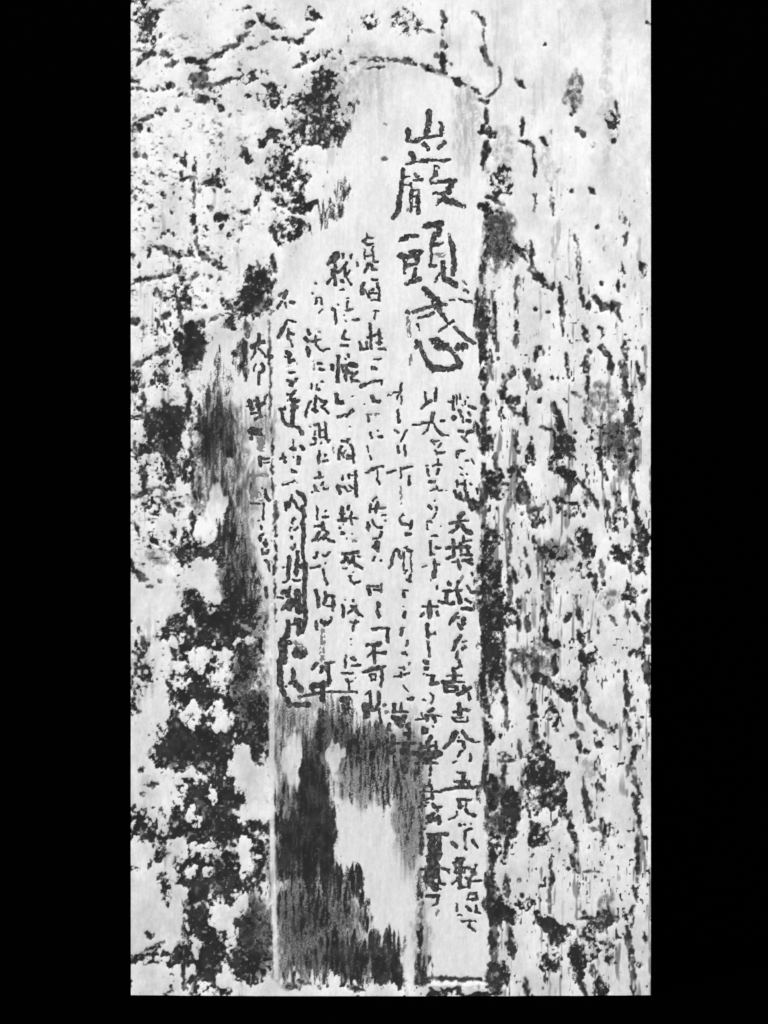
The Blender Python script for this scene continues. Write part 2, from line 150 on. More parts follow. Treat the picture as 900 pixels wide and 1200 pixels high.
# ------------------------------------------------------------------ the brush strokes of the inscription, character by character
TEXT = """
@450 120 120
5 40 9 39 20 38 28;3.6 21 24 21 33;3.2 20 34 29 33.5 36 31;2.6 36 31 45 29.5 52 28;2.6 49 17.5 52 21;4 50 23 50 29;3.4 35 36 39 41;3.4 53 35 48 40;4 24 45 27 49;2.2 20 54 28 52 35 51 42 50.5 48 51.5 58 50.5;3 32 52 37 52;3.6 46 57 45 64;2 45 64 41 69;3 17 59 16 68 15 78 14 89
2 18 66 22 65;2.2 27 63 30 65;2.6 26 68.5 33 68.5;2 18 72.5 24 72;2 23.5 71 24 74;2.6 24 78 24 90;2.4 24 77 30 77 31 82;2.2 24 83 31 82;2.4 30.5 85 30.5 90;2.6 42 71.5 48 70;3.2 48 70 55 69 63 68.5;5 59 70 57 79;2.4 44 80 50 80;5 52 81 55 86 62 87;2 51 86 46 90
@450 230 120
3.6 14 0 13.5 7 12.5 13 8 18.5;2.4 24 0 24 13;3.4 30 0 30 15;2.2 25 9 31 8;g2.2 21 12 24 12;3.6 49 3 52 2 58 4;3 58 4 65 7.5 71 8.5;2 46 7 50 3
4 15 38 20 37;2.6 19 35 30 34.5;5 15 52 20 53 28 51;3 23 49 33 48;4 31 50 29 57;3 17 54 19 62;2.6 19 61 28 59;2 18 62 18 68;4 27 64 26 72;4 25 75 31 73;3 20 77 24 74;4.6 37 26 45 25 51 24;4 48 26 48 33;3.6 44 33 43 40;2.4 42 40 41.5 60;3 40 61 45 61;2 43 42 52 41.5;2 43 44 47 43;g3 46 51.5 52 51.5;3 57 34 59 42;4.4 60 42 61 52 62 60;3.6 62 60 60 69;4.2 52 59 52 66 53 74;2 49 68 45 75;5 56 74 62 77;2 70 75 72 78;2 70 82 74 84;4 37 82 41 86 45 90
@450 330 120
5 36 7 41 12 44 15;7 45 17 48 22;4 48 24 53 31;3 54 33 57 37 61 35;2.4 55 39 48 44;3.6 62 40 67 45 73 50 79 54;3 26 27 33 24 42 22;2.8 20 26 22 27;2.4 31 32 37 31 43 27.5;3 50 20 54 20;2 58 16 63 15.5;2 66 15 71 17;2.8 70 17 77 18;g3 21 32 22 40 22 48;2 29 37 31 43;3 28 52 30 57;2.6 28 58 30 54;3.5 31 54 34 62 37 70 41 75;5 39 73 43 77;4.4 45 76.5 54 77 62 75.5 67 74;4 67 72 64 66;3.6 55 56 59 61 63 66;7 45 52 49 56 54 57;5.6 66 58 71 57.5;g2.4 24 65 23 73
@450 440 120
2.5 15 7 15 13;2.2 8 15.5 13 15;2.2 14 15 11 21;2 15 18 15.5 25;2 3 17.5 6 17;3 12.5 31 13.5 41;3.5 10 48 12 50;2.5 20 48 17 54 15 58;3 12 62 13 68;2.5 18 62 18.5 70;2.4 3 86 10 83;3 15 82 25 80;2.5 15 81 15 90
2.5 36 15 37 23;3 33 29 37 25 41 22;3.5 46 12 45 22;4 43 33 42 41;2.5 25 43.5 31 43.5;3 33 42 42 41;2.5 50 40 53 40;2.5 40 43 38 48 35 51;3 44 43 47 48 50 51;2.5 50 51.5 57 52.5;2.5 42 57 44 60;2 44 57.5 48 57.5;2 50 60 48 63;2 45 66 46 69;2 46 68 53 68;2.6 38 79;3 38 83 39 88;2.5 43 79 50 78.5;2 47 74 47 78;3 48 83 46 87
3 57 23 61 23;2.5 61 18 61 30;2 64 17 64 25;2.5 67 17 67 20;2 73 19 74 19;2 71 22 71 25;2 69 26;3.5 75 27 80 29;3.5 66 31 68 36;4 61 37 62 38;2.5 69 36 69.5 41;3 74 33 76 35;3 73 40 76 40;3.5 66 49 69 49;4 73 50 77 49;2.5 69 54 73 58;2 71 54 73 52;2 64 66 71 66;3 65 67 64 72;2.6 77 74 79 77;2 72 75 74 75;2 67 81 69 82;2 68 87 69 87;2.6 73 87
@450 550 120
2.5 15 0 15 7;3 22 6 22.5 14;g2 15 16 15 30;3 17 40 14 43 16 48;3 16 48 24 49;3 24 46 23.5 52;3.5 19 57 23 57;3.5 8 73 11 71 13 73;3 8 73 7 84 5 86;3 13 72 14 78;2.5 17 73 17 88;3 20 71 24 72;2 24 73 23.5 78;2 24 80 24 90;2 20 68 18 69;2.6 20 89
3.5 40 11 45 10.5;2.4 41 19 45 17;2 46 15 47 17;2.4 48 19 51 18.5;1.8 55 18.5;2.6 45 27.5;4 39 32 41 34;2.4 46 33 46 36;2.4 46 39 43 43;4 39 46 41 46;2 38 49 38 53;2 42 59 47 58;3 41 64 41.5 75;2 41 75 44 75;3 46 69 49 69;3 44 80 45 83;3.5 45 83 45 90;2.5 45 83.5 49 83.5;2 34 85.5 38 85;2 50 50
3 64 10 64 15;2.6 66 13.5 70 12;3 71 10 71.5 19;2.6 76 13;3 62 19 64 25;4 67 21;3.5 73 21 73 26;2.5 82 17 82 21;3.5 76 29 78 33;5 69 39 66 42;3 58 47.5 63 46.5;3 65 46 74 45;4 65 46 64 51;2.5 63 53 58 56;4 67 48 71 53;5 72 54 76 56;3.5 61 62 61.5 76;3.5 55 69 67 68;3.5 55 78 61 77;3 70 59 69.5 64;2.5 70 63 77 62.5;3.5 66 69 75 68;3 67 65 68 72;3 73 67 74 74;3 68 75 77 75;2.5 60 82 65 81;3.5 65 80 67 86;3 69 80 77 79;4 74 81 77 83
@450 660 120
2 5 3 8 0;2 19 6 18 9;3 24 10 23 13;2.5 20 14.5 23 16;2.4 16 24 20 24;3.5 17 25 18 29;2.2 17 38;3 18 43 18 47;3.5 16 57 15 63;2 16 57 18 57;3 20 68 20 72;4 16 79 18 79;2.6 20 81;3 22 88
4 44.5 4 44 12;2 42 8;2 41 15;3 46.5 20 46.5 22.5;4.5 40 34 40 47;2.5 34 38 47 38;3 35 44 32.5 47;3.4 46 43 47 46;4 38 54 38.5 64;2.5 39 63 45 62;2.4 45 61;3 39 69 40 82;4 36 87 38 88
2.8 66 2 67 6;3 77 9 78 10;4 57 17 58 19;3 52 24 58 24;4 55 25 55 35;3.5 48 34 60 35.5;3 57 25 60 25;5 61 35;3 62 24 68 24;5 65 25 67 34;3 66 16 64 22;g2 69 12 67 16;3 73 20 76 25;3.5 78 26 80 25.5;3 72 32 76 35;4 69 40 77 40.5;4 64 44 60 50;3 60 48 58 53;3 62 48 66 48;5 70 49 70 53;3.5 65 53 68 58;5 67 64 63 70;4 63 70 61 76;2 69 69 73 69;3.5 69 75 71 74;3 64 78 64 83;3 66 87 67 90
@450 770 120
3 22 6;3 17 9 18 11;2 13 9.5 16 9.5;2.5 9 17 15 16;3 15 14 15 17;3 18 15 22 14;2 17 25 21 30;4 21 37 25 36;3.5 9 41 9 48;3 15 41 15 48;2.5 8 48 21 48;6 9 53 14 56;5 18 52 17 56;5 12 58 15 60;4 22 59 20 60 22 63;4 4 59 5 64;4 18 68 22 67;4.4 22 66 22 72;6 8 70 8 80 7 84;3.4 3 77.5 6 77.5;3.6 13 76 27 76;g9 12 80 14 90;7 20 78 20 90
4 36 4 38 5;3.5 36 10 38 10;2 35 15;2.5 38 16 44 16.5;4 43 18 42 23;3.5 41 24 47 23;2.5 34 37.5 36 37.5;2 40 32 43 34 43 37 41 41;3.5 43 46 40 48;2 38 48;2.5 28 55 35 54.5;2 33 49 34 53;3.5 37 51 38 56;2.5 40 51.5 50 51.5;4 44 53 45 57;3 34 62 34 67;2.6 35 62 38 64;3 43 61;3.4 35 67 38 66;4 41 70 40 74;3.5 32 76 33 83;4 38 75 40 83;3.5 46 75 46 83;3 34 79 44 78;5 27 85 35 85;5 35 85 42 86;5 45 84 50 85;4 38 89
3 66 3 68 8;3 68 7 64 10;4.5 61 11 62 21;3 56 16.5 68 16.5;3.4 51 22 60 22;2 60 22 70 22;5 54 25 54 30;3 54 26 64 26;3 64 26 64 29;3 55 31 62 30;4 70 26 72 29;4 76 27 71 30 65 33;3.5 74 32 75 37;5 66 42 67 50;2.5 61 48 67 48;4 68 46 75 46.5;2.5 60 53 63 57;2.5 63 57 72 57;2.4 73 53 73 56;2 62 53.5 70 53;5 63 66 60 73;3.5 60 73 58 75 53 80;4 69 66 73 71 78 74;2 78 74.5 83 74.5;3 65 74.5 70 74.5;3.5 69 75 71 80;2.5 69 82 66 86;2.5 76 85 76.5 90;2.2 66 71
@470 880 120
6 2 0 3 18;3 3 24;7 15 3 30 3;4 24 0 23 10;4 34 1 30 6;5 18 7 26 7;3 20 11 32 11;5 13 11 14 11;3 26 12 26 18 25 21;3 25 26 25 31;3 19 31 26 31;3 20 31 20 36;3 27 31 27 36;2.5 17 36 36 35.5;3 36 34.5 45 33;2.5 20 38 19.5 43;3 27 38 28 42;3 19 43 27 42;2.5 16 50 22 48;2 22 45 24 46;3 28 47 30 50 35 49;3 31 50 32 53;5 28 56;4.4 24 58 26 62;5.4 33 58 34 63;4.4 29 60 30 60;3 23 64;3.5 24 73 41 73.5;8 27 76 27 90;5 33 75 34 90;3 17 72 17.5 90;3.4 18 69 20 69
2.5 52 1 50 5;2.5 46 10 48 9.5;2.5 61 3 61 9;2.5 49 19 56 20;4 55 21 54 30;2.5 47 27 60 27;4 52 28 52 31;3 60 27 59 31;3 47 32.5 60 32 68 32;3 50 43 62 43;4 51 44 51.5 50;2.5 57 46 57 49;2 54 49;2.5 49 54 49 57 46 59 42 60.5;4 57 52 59 55 65 57;4 52 65;3 56 65;2.5 61 64;3 62 69 58 70;3.4 56 71 56 78;4.4 57 86;g3.6 56 78 56.5 86;4 45 81 49 84;3.5 63 79 67 85
@470 990 120
7 27 2 27 14;5.6 33 0 33 12;8 26 14 27 30;3.4 23 10;5.4 31 15 31 28;3 33 18 33.5 32;8 26 33 30 38;3 36 21 42 22.5;3 40 22 42 24;3 17 21.5 22 22;g4 16 24 17 30;2.4 20 28 21 31;3 33 34 38 35;2.4 35 39;3.5 22 45 33 45;3 32 46 31.5 52;2 28 53 31 52;2.5 17.5 43 18 46;g3 32 58 32 62
4 49 13 55 13;3 46 16 54 15;3 48 18 48 25;4 52 16 52 37;2.5 48 20 56 20;2.5 48 25 56 24;2.5 56 20 56 24;3 50 29 53 28;2.5 45 34 50 31;3 51 37.5 60 37;2.5 58 20 65 22;3.6 60 20;3 66 18 63 26;3 62 24 65 25;3 57 29 60 31 62 27;3 60 32 70 32;4 60 33 60 36;2.5 60 43 66 42.5;2.5 60 44 58 48;3 58 48 66 48;2.5 66 45 67 48;2.5 49 52 49 58;2 50 62 53 62;3 58 55 61 58;3 66 54 66 59;3 66 58 69 60;2.2 62 58;2.5 53 67 65 67;3 60 68 60 73;3 61 73 65 76
@350 260 120
2 60 10 60 14;2.5 60 14 65 14;3.5 57 17 59 16;2.5 58 18 60 20 65 19;2.5 58 25 58 32;2.5 65 22 66 34;2.5 59 30 63 29.5;3 66 35 69 35;3 61 37 60 41 58 44;3.5 63 37 66 42 68 42;3.5 57 54 55 58;4 55 58 56 63;2.5 58 60 62 65;2.5 62 61 62 66;2.5 64 60 66 59;3 65 51 68 51;3 69 54 71 62 71 69;2.5 64 68.5 71 69;2.5 64 63 68 62.5;2 66 78.5 70 78.5;2 67 80 67 85
7 33 29 30 34;4 29 34 26 37;3.5 32 38 32 55;5 30 43 31 48;3 28 50 25 54;3 39 28 39 32;3.5 42 36 38 41 35 44;3 40 40 42 48;2.5 45 43 41 48;2.5 42 48 46 55;3.5 37 52 39 52;3 46 29 46 31.5;2.5 51 35 52 38;2 37 59.5 40 59.5;3.5 30 77 32 78;3 32 78 32.5 88;2.6 34 73;2.5 43 70 43 75;1.8 43 67 44 67;3 42 78 47 76.5;1.8 40 82;2.6 41 87;3 48 86 53 85.5
2.5 15 54;3 12 63;3 15 68 15 72;2 16 66.5 19 66;3 20 67 20 72;2 21 77 18 80
@350 370 120
2.6 32.3 5 32.5 7;3 41 13 40 17 39 20;2.5 40 20.5 45 20.5;3 38 26 43 26;4 35 36 34 57;4.5 29 44 30 47;3.6 34 58;3 43 34 44 36;2.5 41 38;2.5 38 44 42 44;3 38 44 39 49;3.5 42 44 43 50;3.5 39 48 46 50;5 46 43 50 44;3 41 51 41.5 57;3 47 53 52 50;3.5 46 54 47 57;3 48 57 53 58;4 33 69 34 76;3.5 35 76.5 39 76.5;2.6 39 75;2.6 47.5 71;3.4 34 89 42 87;3.4 42 88 47 83
3 54 23 55 29;3 55 29.5 60 29;2.5 60 23 60 29;3 63 7 63.5 29;2.5 60 19 68 17;3 71 12 71 25;2.4 70 15 72 15;2.4 70 20 73 20;2.5 69 24 73 24;3 70 29 76 29.5;2.5 66 38 72 38;3.4 65 46 68 47;4.5 55 62 58 61;2.5 61 60 67 57.5 72 57;2.5 73 57 73 60;4 65 71 66 75;3 66 75 71 75;1.6 58 78;2.2 61 87
4 8 12 9 16;g3 17 13 18 14;4 6 20 8 22;3 9 22 16 22;2.5 15 21 19 21;2.5 15 18 15 25 18 29;3.4 19 30 22 31;2.5 22 30 26 29;5 8 29 9 34;3 10 31;g2 13 41 13 47;3 17 42 20 42;3 19 47 22 47.5;2.5 11 60 11 64;3.5 21 58;2.5 16 61;3 16 64 18 65;2.4 15 70;2 18 73;3 10 75 8 80 6 88;3.5 15 72 14 80;4 13 82 15 84;3.5 20 75 24 76;3 24 77 21 80;3.5 20 80 23 82;3 23 82 26 86
@350 480 120
2.5 10 15;2.5 14 13.5 18 13;3 18 14 18.5 24;3 23 12 24 20 24 26;2.4 19 18 23 18;2.4 19 24 23 24;2 15 19 14 22;3 13 25 15 26 15 29;3 11 31 14 30;3 20 29;4 26 28;2.5 18 36 18.5 40;4 17 41 17.5 46;3 23 40;3 22 45 25 45;3.4 18 55 18.5 60;2.5 14 60.5 21 59;2.5 22 64 20 66;3 14 67 15 71;2.5 15 71 18 72;2.5 12 73;2.5 22 69.5 26 69.5
2 45 15;3 38 27.5 41 27.5;2.5 43 26 43 29;2 45 26;3 38 32 37 35;3 36 35 35 43;3 46 31 47 35 48 40 48.5 47;2.5 41 36;2.5 38 38 40 42;3 43 40 46 41;2.5 43 43 46 43;g2 30 33 31 38;2.4 40 38;3.2 50 55 50 66 50.5 76;2.5 39 58 39 62;2.5 44 60 44 57 47 58;4 34 68 36 73;3 35 68 40 68;3 40 67 43 71;2.5 46 71;2 44 66 48 69
2.5 61 5 62 10;g2.4 60 4 70 4;g2.4 69 6;3 63 21 64 25;2.5 70 18.5;3 70 24 73 24;2 60 32 62 37;2.5 63 40 64 44;3 60 55 65 53;3.5 65 52 69 51;2 69 50 74 50;2 69 54 69 62;3 69 62 71 65;3 68 77 65 80;3 69 81 70 84;3 63 84 63 90;3 69 83 68 90;g2.5 72 86 76 86
@350 590 120
2 16 2 16.5 14;3 23.5 6.5;3 22 12 26 12;3 14 20 20 20;4 21 18 21.5 23;3 18 25 15 31 12 33;3 22 23 26 26;4 25 26 22 31;3 22 29 26 32 31 34;2.5 17 33 20 30;3 16 43 16 47 14 48;2 21 45 24 47;2.5 24 46 27 43;2.5 24 52;3 11 57 14 56.5 19 54.5;2.5 22 58 22 63;3 23 66 25 71;4 15 77 17 85 18 90;3 23 78 24 83 22 88;3 24 81 30 81;3 30 82 31 90
4 38 4 38 13;3 36 9 40 9;3 35 15 42 15;3.5 44 2 43 5;3 46 8 46 12;3 46 13 46.5 18;2 41 13 52 13;2 39 18;2.5 36 21.5;4 38 26 39 26;1.8 42 31;1.8 47 27;g3 48 33 51 33;3.5 38 44.5 43 44;3.5 43 44 52 42.5;3 41 46 41 50 38 52;3 43 48 44 53;3.5 45 52 48 48;3.5 48 47 48.5 52;2.5 52 46 54 47;3.4 50 54 56 57;2 39 57 42 57;2 48 61;2.5 44 64 46 64 46 68;2.5 46 67 49 71;2.5 49 70 54 69;2.4 41 85;2.4 48 85
2 65 5 76 4;2 73 10 77 10;3 61 17 61.5 20;4 61 20 61 23;2.5 65 15 66 19 70 21;3 72 21 73 21;2.4 76 15;3 73 25 71 29;2 65 31 70 30;6 69 34 69 38;3.4 66 38;3 70 40 70 42;3 67 47 65 50;2.5 72 50;4 61 73 62 80;3 61 73 70 73;2.5 66 76 73 76;2 73 71 73 78
@350 700 120
3.4 17.5 0 17 8;2.5 22 5 24 2;3 30.5 0 30 11;2 23 7 29 8;3 29 18;3.5 15 22 16 28;4 20 21 25 23;3.5 23 24 28 21;g4.4 21 30 21 42 21 55;4 12 63 16 58;5 20 61 25 63;3 24 58 31 57;4 26 60 27 74;4.5 20 65;6 12 78 25 76;5 21 78 21 90;4 11 80 13 82;3 0 88 20 84;3.4 28 73
3 39 7 39.5 17;2.5 41 2;3 48 3;3.4 47 8 50 8;3 44 14 48 10;3 50 10 53 15 56 16.5;3 46 22 52 22;2.5 50 20 50 23;3.5 48 25 48 29;2 46 37;1.6 46 42;2.5 41 51 41 62;3 46 53 50 55;2.5 47 60 54 60;2.5 38 66.5 47 67;3.5 42 72 44 75;2.5 44 74 48 74;2.4 50 71;3 44 75 44.5 83;2.5 40 83 51 83;2 24 83 40 83;5 38 89 44 89
4 70 5 70 8;2.4 69 10;3.5 69 12 71 17;3.5 65 28.5 70 27.5;3 70 27 79 27.5;3.5 79 28 78 39;4 60 42 65 41.5;5 65 41.5 71 41;3.5 66 43 67 57;3 65 48 61 52;3 69 48.5 74 49;4 74 49 76 49;3.5 57 66 62 64;4 62 63.5 70 62;3.5 70 62 76 60.5;3 73 64 73 74 72 78;2 62 68 64 72;2 63 68 68 67;3 64 72.5 67 72.5;2 68 68 67 72
@380 780 120
6 16 30 20 33;4 20 30 22 29;4.6 21 38;3 13 40;5 17 36 18 42
3 36 25 40 23;3.5 40 24 41 33;7 36 35 40 36;6 36 38 38 44;4 36 45;3 41 39 47 38;3.5 48 24 48 33;3.5 48 33 45 38;3.5 53 35;2.5 48 38 49 46;3 49 46 50 51;g3 54 41 56 41;3 24 76 24 86;3 25 76 29 78;2.4 37 74 42 74;2.6 50 78
@270 330 120
4 25 47 25 52;5 19 57 24 55;4 24 54 29 53;2.5 22 59 21 64 18 68;2.5 25 59 29 63;4 31 65 36 65.5;4 28 73 29 77;2.5 22 73 20 78;3 28 78 25 81 25 90;3 25 80 29 79
4 49 9 47 14;3 43 12 49 9;3 45 18 41 23;g3 37 25 35 28;2.5 48 19 49 23;4 53 18 55 19;2.5 50 34 57 35;3.5 49 36 46 40;4 46 40 43 48;3 42 49;3.5 51 42 51 50;3 51 44 55 46;3 52 50 55 57;5 50 62 53 64;2.5 48 66;3.5 51 66 52 71;3.5 52 71 56 69;g2 49 75 52 75;2 58 72;3 52 80 56 80;3 50 87 53 88;3.4 55 89 58 86
@270 440 120
4 53 8 57 5;3 57 3 59 3;3 50 17 56 16;3 57 13 53 19;2.5 50 22;4.5 55 22 55 32 54.5 44;4 58 23 60 22;3.5 57 27 59 28;3.5 53 21 57 21;3.5 43 29 46 30;3.5 45 30 46 38 49 43;3 48 28 48 30;3.5 49 43 56 44 61 46.5;4.4 62 49 63 51;2.5 55 57 55 62;4.4 54 64 57 65;4 62 62 64 64;3.5 44 73 48 72;3 46 69 46.5 73;3 48 76;2 55 71;4 60 72 60 77;2.4 56 72;2.4 54 83 58 85
5 17 23 19 29;3 15 27;4 24 20 24 27;3.4 21 22;3 31 18 30 25;2.6 32 17;4 25 26 30 24;2.5 18 33 25 33;3.5 25 28 26 36;3.4 22 38 27 36;2.4 31 35;8 18 48 25 50;g8 27 55 27 63;4 18 55;4 26 72 27 79;2.5 28 73 34 73;2.4 30 76.5 34 76.5;g3 19 89 25 87 33 88
@270 550 120
g8 20 20 26 24;2.5 18 30 26 30;2.6 28 17;3 31 18 31 24 34 27;2.5 29 30 29 44;2.6 25 45;3 27 50 27 53;3 26 58 29 57;3 26 58 26 63;4 31 62 31 67;4.6 29 65;3 28 70 28 74 33 74;2.4 33 71;3 31 80 34 84 34 89
3 46 14 50 12.5;2 51 12 56 10;3 54 2 57 2;1.8 58 11;3 54 23 53 28;4 59 20 63 22 66 27;3.5 66 27 66 31 63 34;3 56 28 58 33 62 36;2.4 48 29 53 29;4 49 31 50 33;3 52 29 51 34;3 49 36;4 64 36 65 40 63 48;4.4 64 48 64.5 58 63.5 66;3.5 63.5 66 64 78;3 65 80 66 90;3 56 43 54 47;3 59 51 57 53;2.5 53 51 52 54;4 54 60;2.5 57 66 56 69;3 53 69 55 70;4 52 77 51 90;2 47 86;3.5 59 73 59 80;3.5 58 80 57.5 90;4 59 85 65 86
@270 660 120
3.6 51 3 51 13;2.5 46 4;4 58 0 58 10;3 57 1.5 66 1.5;4.6 66 0 65.5 10 65 30 66 45 65 55;3 55 15 61 15;2.5 47 17 51 14;4 45 26 50 25;5 51 25 51 29;3 53 21 52 24;6 53 33 49 38;5 53 38 58 30;7 59 25 60 42;4 46 40;4 50 39 52 41;2.4 41 30 46 31;5 51 51 51 61;3 54 54 57 53 57 49;5 60 50 60 62;4 65 56 63 61;5 50 63 46 68;8 46 70 47 86;5 52 70;g4 57 70 65 75;7 58 80 65 80
4 31 22 32 30;3 32 47 31 52
@270 750 120
8 46 2 47 18;6 43 20 44 40;5 44 38 47 48;6 50 52 52 57;6 58 57 68 57;5 58 8 62 15;4.4 65 10;4 55 26 56 31 54 37;3 52 38 58 36;6 58 40 62 44;3 49 41
"""

# the arris and edge scratches of the shaved face
EDGE = """
@270 330 120
2 34 35 34.5 50 34 60 34.5 70 35 90
@270 440 120
2.4 34.5 0 34.5 30 35 40;2.4 35 42 35 50;2.4 37 56 37 70;3 37 75 37 87
@270 550 120
3 37 0 37 4;2.4 36.5 8 38 18 38 26;g6 40 29 41 40 38 47;4.6 40 50 40 58;4.6 38.5 62 40 72;4 40 75 39 90
@270 660 120
3.6 39 0 39 10;2.4 39 14 39 30;2.8 39 35 39 50
@470 990 120
4 17 64 17 78;4.6 16.5 75 16.5 90
"""

def parse(src, ws=1.0):
    out = []; ox = oy = 0.0; k = 1.0
    for line in src.strip().splitlines():
        if line.startswith('@'):
            ox, oy, s = (float(v) for v in line[1:].split()); k = s / 90.0; continue
        for it in line.split(';'):
            tk = it.split()
            if not tk: continue
            if tk[0] in 'BGN':
                v = [float(q) for q in tk[1:]]
                out.append((tk[0], ox + v[0]*k, oy + v[1]*k, v[2]*k, v[3]*k, v[4] if len(v) > 4 else 1.0)); continue
            kind = 'L'
            if tk[0] == 'R': kind = 'R'; tk = tk[1:]
            elif tk[0][0] == 'g': kind = 'g'; tk[0] = tk[0][1:]
            v = [float(q) for q in tk]
            pts = [(ox + v[i]*k, oy + v[i+1]*k) for i in range(1, len(v) - 1, 2)]
            out.append((kind, v[0]*k*(ws if kind != 'R' else 1.0), pts))
    return out

# ------------------------------------------------------------------ noise and raster helpers (plain numpy)
def vnoise(X, Y, sx, sy, seed):
    r = np.random.RandomState(seed); n = 256
    g = r.rand(n, n).astype(np.float32)
    x = X / sx + 17.3; y = Y / sy + 41.7
    xi = np.floor(x).astype(np.int64); yi = np.floor(y).astype(np.int64)
    fx = (x - xi).astype(np.float32); fy = (y - yi).astype(np.float32)
    fx = fx*fx*(3 - 2*fx); fy = fy*fy*(3 - 2*fy)
    a = g[yi % n, xi % n]; b_ = g[yi % n, (xi+1) % n]; c = g[(yi+1) % n, xi % n]; d = g[(yi+1) % n, (xi+1) % n]
    return (a*(1-fx) + b_*fx)*(1-fy) + (c*(1-fx) + d*fx)*fy
def fbm(X, Y, sx, sy, seed, octs=3, gain=0.55):
    t = 0; a = 1.0; s = 0
    for o in range(octs):
        t = t + a*vnoise(X, Y, sx/2**o, sy/2**o, seed + 31*o); s += a; a *= gain
    return t / s
def uniform(n):
    """stretch a noise field so that its values spread evenly over 0..1"""
    q = np.quantile(n.ravel()[::7], np.linspace(0, 1, 65))
    return np.interp(n, q, np.linspace(0, 1, 65)).astype(np.float32)
def sstep(a, b_, v):
    t = np.clip((v - a) / (b_ - a), 0, 1); return t*t*(3 - 2*t)
def blur(A, r):
    for ax in (0, 1):
        for _ in range(2):
            P = np.concatenate([np.repeat(A.take([0], ax), r+1, ax), A, np.repeat(A.take([-1], ax), r, ax)], ax)
            c = np.cumsum(P, ax, dtype=np.float64)
            n = A.shape[ax]
            A = ((c.take(range(2*r+1, 2*r+1+n), ax) - c.take(range(0, n), ax)) / (2*r+1)).astype(np.float32)
    return A

def draw(acc, px, py, x0, y0, step, width, pts, soft, wn, taper=0.0):
    """stamp a polyline of the given width into acc; px, py are the (wobbled) sample positions"""
    if len(pts) == 1: pts = [pts[0], (pts[0][0] + .01, pts[0][1])]
    H, W = acc.shape
    seg = [math.hypot(q[0]-p[0], q[1]-p[1]) for p, q in zip(pts[:-1], pts[1:])]
    tot = sum(seg); run = 0.0
    for (ax, ay), (bx, by), sl in zip(pts[:-1], pts[1:], seg):
        m = width + 6
        i0 = max(0, int((min(ax, bx) - m - x0)/step)); i1 = min(W, int((max(ax, bx) + m - x0)/step) + 2)
        j0 = max(0, int((min(ay, by) - m - y0)/step)); j1 = min(H, int((max(ay, by) + m - y0)/step) + 2)
        if i1 <= i0 or j1 <= j0: run += sl; continue
        X = px[j0:j1, i0:i1]; Y = py[j0:j1, i0:i1]
        dx, dy = bx - ax, by - ay; L = dx*dx + dy*dy + 1e-9
        t = np.clip(((X-ax)*dx + (Y-ay)*dy)/L, 0, 1)
        d = np.hypot(X - ax - t*dx, Y - ay - t*dy)
        wl = width
        if taper and tot > width*1.5:
            e = np.minimum(run + t*sl, tot - run - t*sl)/min(tot*0.5, width*3.0)
            wl = width*(1 - taper + taper*np.clip(e, 0, 1))
        c = np.clip((wl*0.5*wn[j0:j1, i0:i1] - d)/soft + 0.5, 0, 1)
        acc[j0:j1, i0:i1] = np.maximum(acc[j0:j1, i0:i1], c)
        run += sl

# ------------------------------------------------------------------ the front of the trunk as fields over the grid
X0, X1, Y0, Y1 = 153.0, 763.0, -70.0, BASE
STEP = 0.9
nx = int(round((X1 - X0)/STEP)) + 1; ny = int(round((Y1 - Y0)/STEP)) + 1
gx = np.linspace(X0, X1, nx, dtype=np.float32); gy = np.linspace(Y0, Y1, ny, dtype=np.float32)
PX, PY = np.meshgrid(gx, gy)
sx_, sy_ = (X1 - X0)/(nx - 1), (Y1 - Y0)/(ny - 1)

# shaved face: signed measure of being inside its outline
def edge(xs): return np.interp(gy, [p[0] for p in xs], [p[1] for p in xs])
right = edge([(75, 470), (82, 505), (92, 530), (104, 545), (130, 558), (200, 565), (300, 564), (400, 562), (600, 560), (760, 561), (850, 566), (930, 571), (1000, 573), (1167, 574)])
left = edge([(75, 440), (90, 428), (120, 415), (180, 395), (240, 372), (300, 345), (340, 320), (420, 316), (600, 319), (800, 320), (1000, 322), (1167, 325)])
wob = (fbm(PX, PY, 14, 22, 5) - .5) * 7
inside = np.minimum(np.minimum(PX - left[:, None], right[:, None] - PX), np.minimum(PY - 76, 1154 - PY)) + wob * np.where(PY < 330, 1.0, 0.35)
panel = sstep(-3, 5, inside)
# the narrower face left of the arris
fl = edge([(385, 262), (420, 232), (560, 232), (620, 250), (680, 275), (720, 296)])
inf = np.minimum(np.minimum(PX - fl[:, None], 319 - PX), np.minimum(PY - 392, 716 - PY)) + wob*1.2
facet = sstep(-3, 6, inf) * (1 - panel)
smooth = np.maximum(panel, facet)

# wobble of every mark
wa = np.where(PX > 500, 1.5, 2.3).astype(np.float32)
WX = PX + (fbm(PX, PY, 7, 7, 11, 3, .8) - .5)*3.0*wa; WY = PY + (fbm(PX, PY, 7, 7, 12, 3, .8) - .5)*3.0*wa
WN = 0.25 + 1.5*np.clip(0.6*vnoise(PX, PY, 5, 7, 13) + 0.4*vnoise(PX, PY, 2.7, 3.2, 14), 0, 1)
GX = PX + (fbm(PX, PY, 11, 16, 15, 3) - .5)*16; GY = PY + (fbm(PX, PY, 11, 16, 16, 3) - .5)*22      # a wider wobble for stains and clumps
GY = GY + smooth*((vnoise(PX, PY, 2.6, 90, 17) - .5)*17 + (vnoise(PX, PY, 10, 120, 18) - .5)*30)                     # on wood they run along the grain
lines = np.zeros_like(PX); greyl = np.zeros_like(PX); ridge = np.zeros_like(PX)
keep = np.ones_like(PX); stain = np.zeros_like(PX); pale = np.zeros_like(PX)
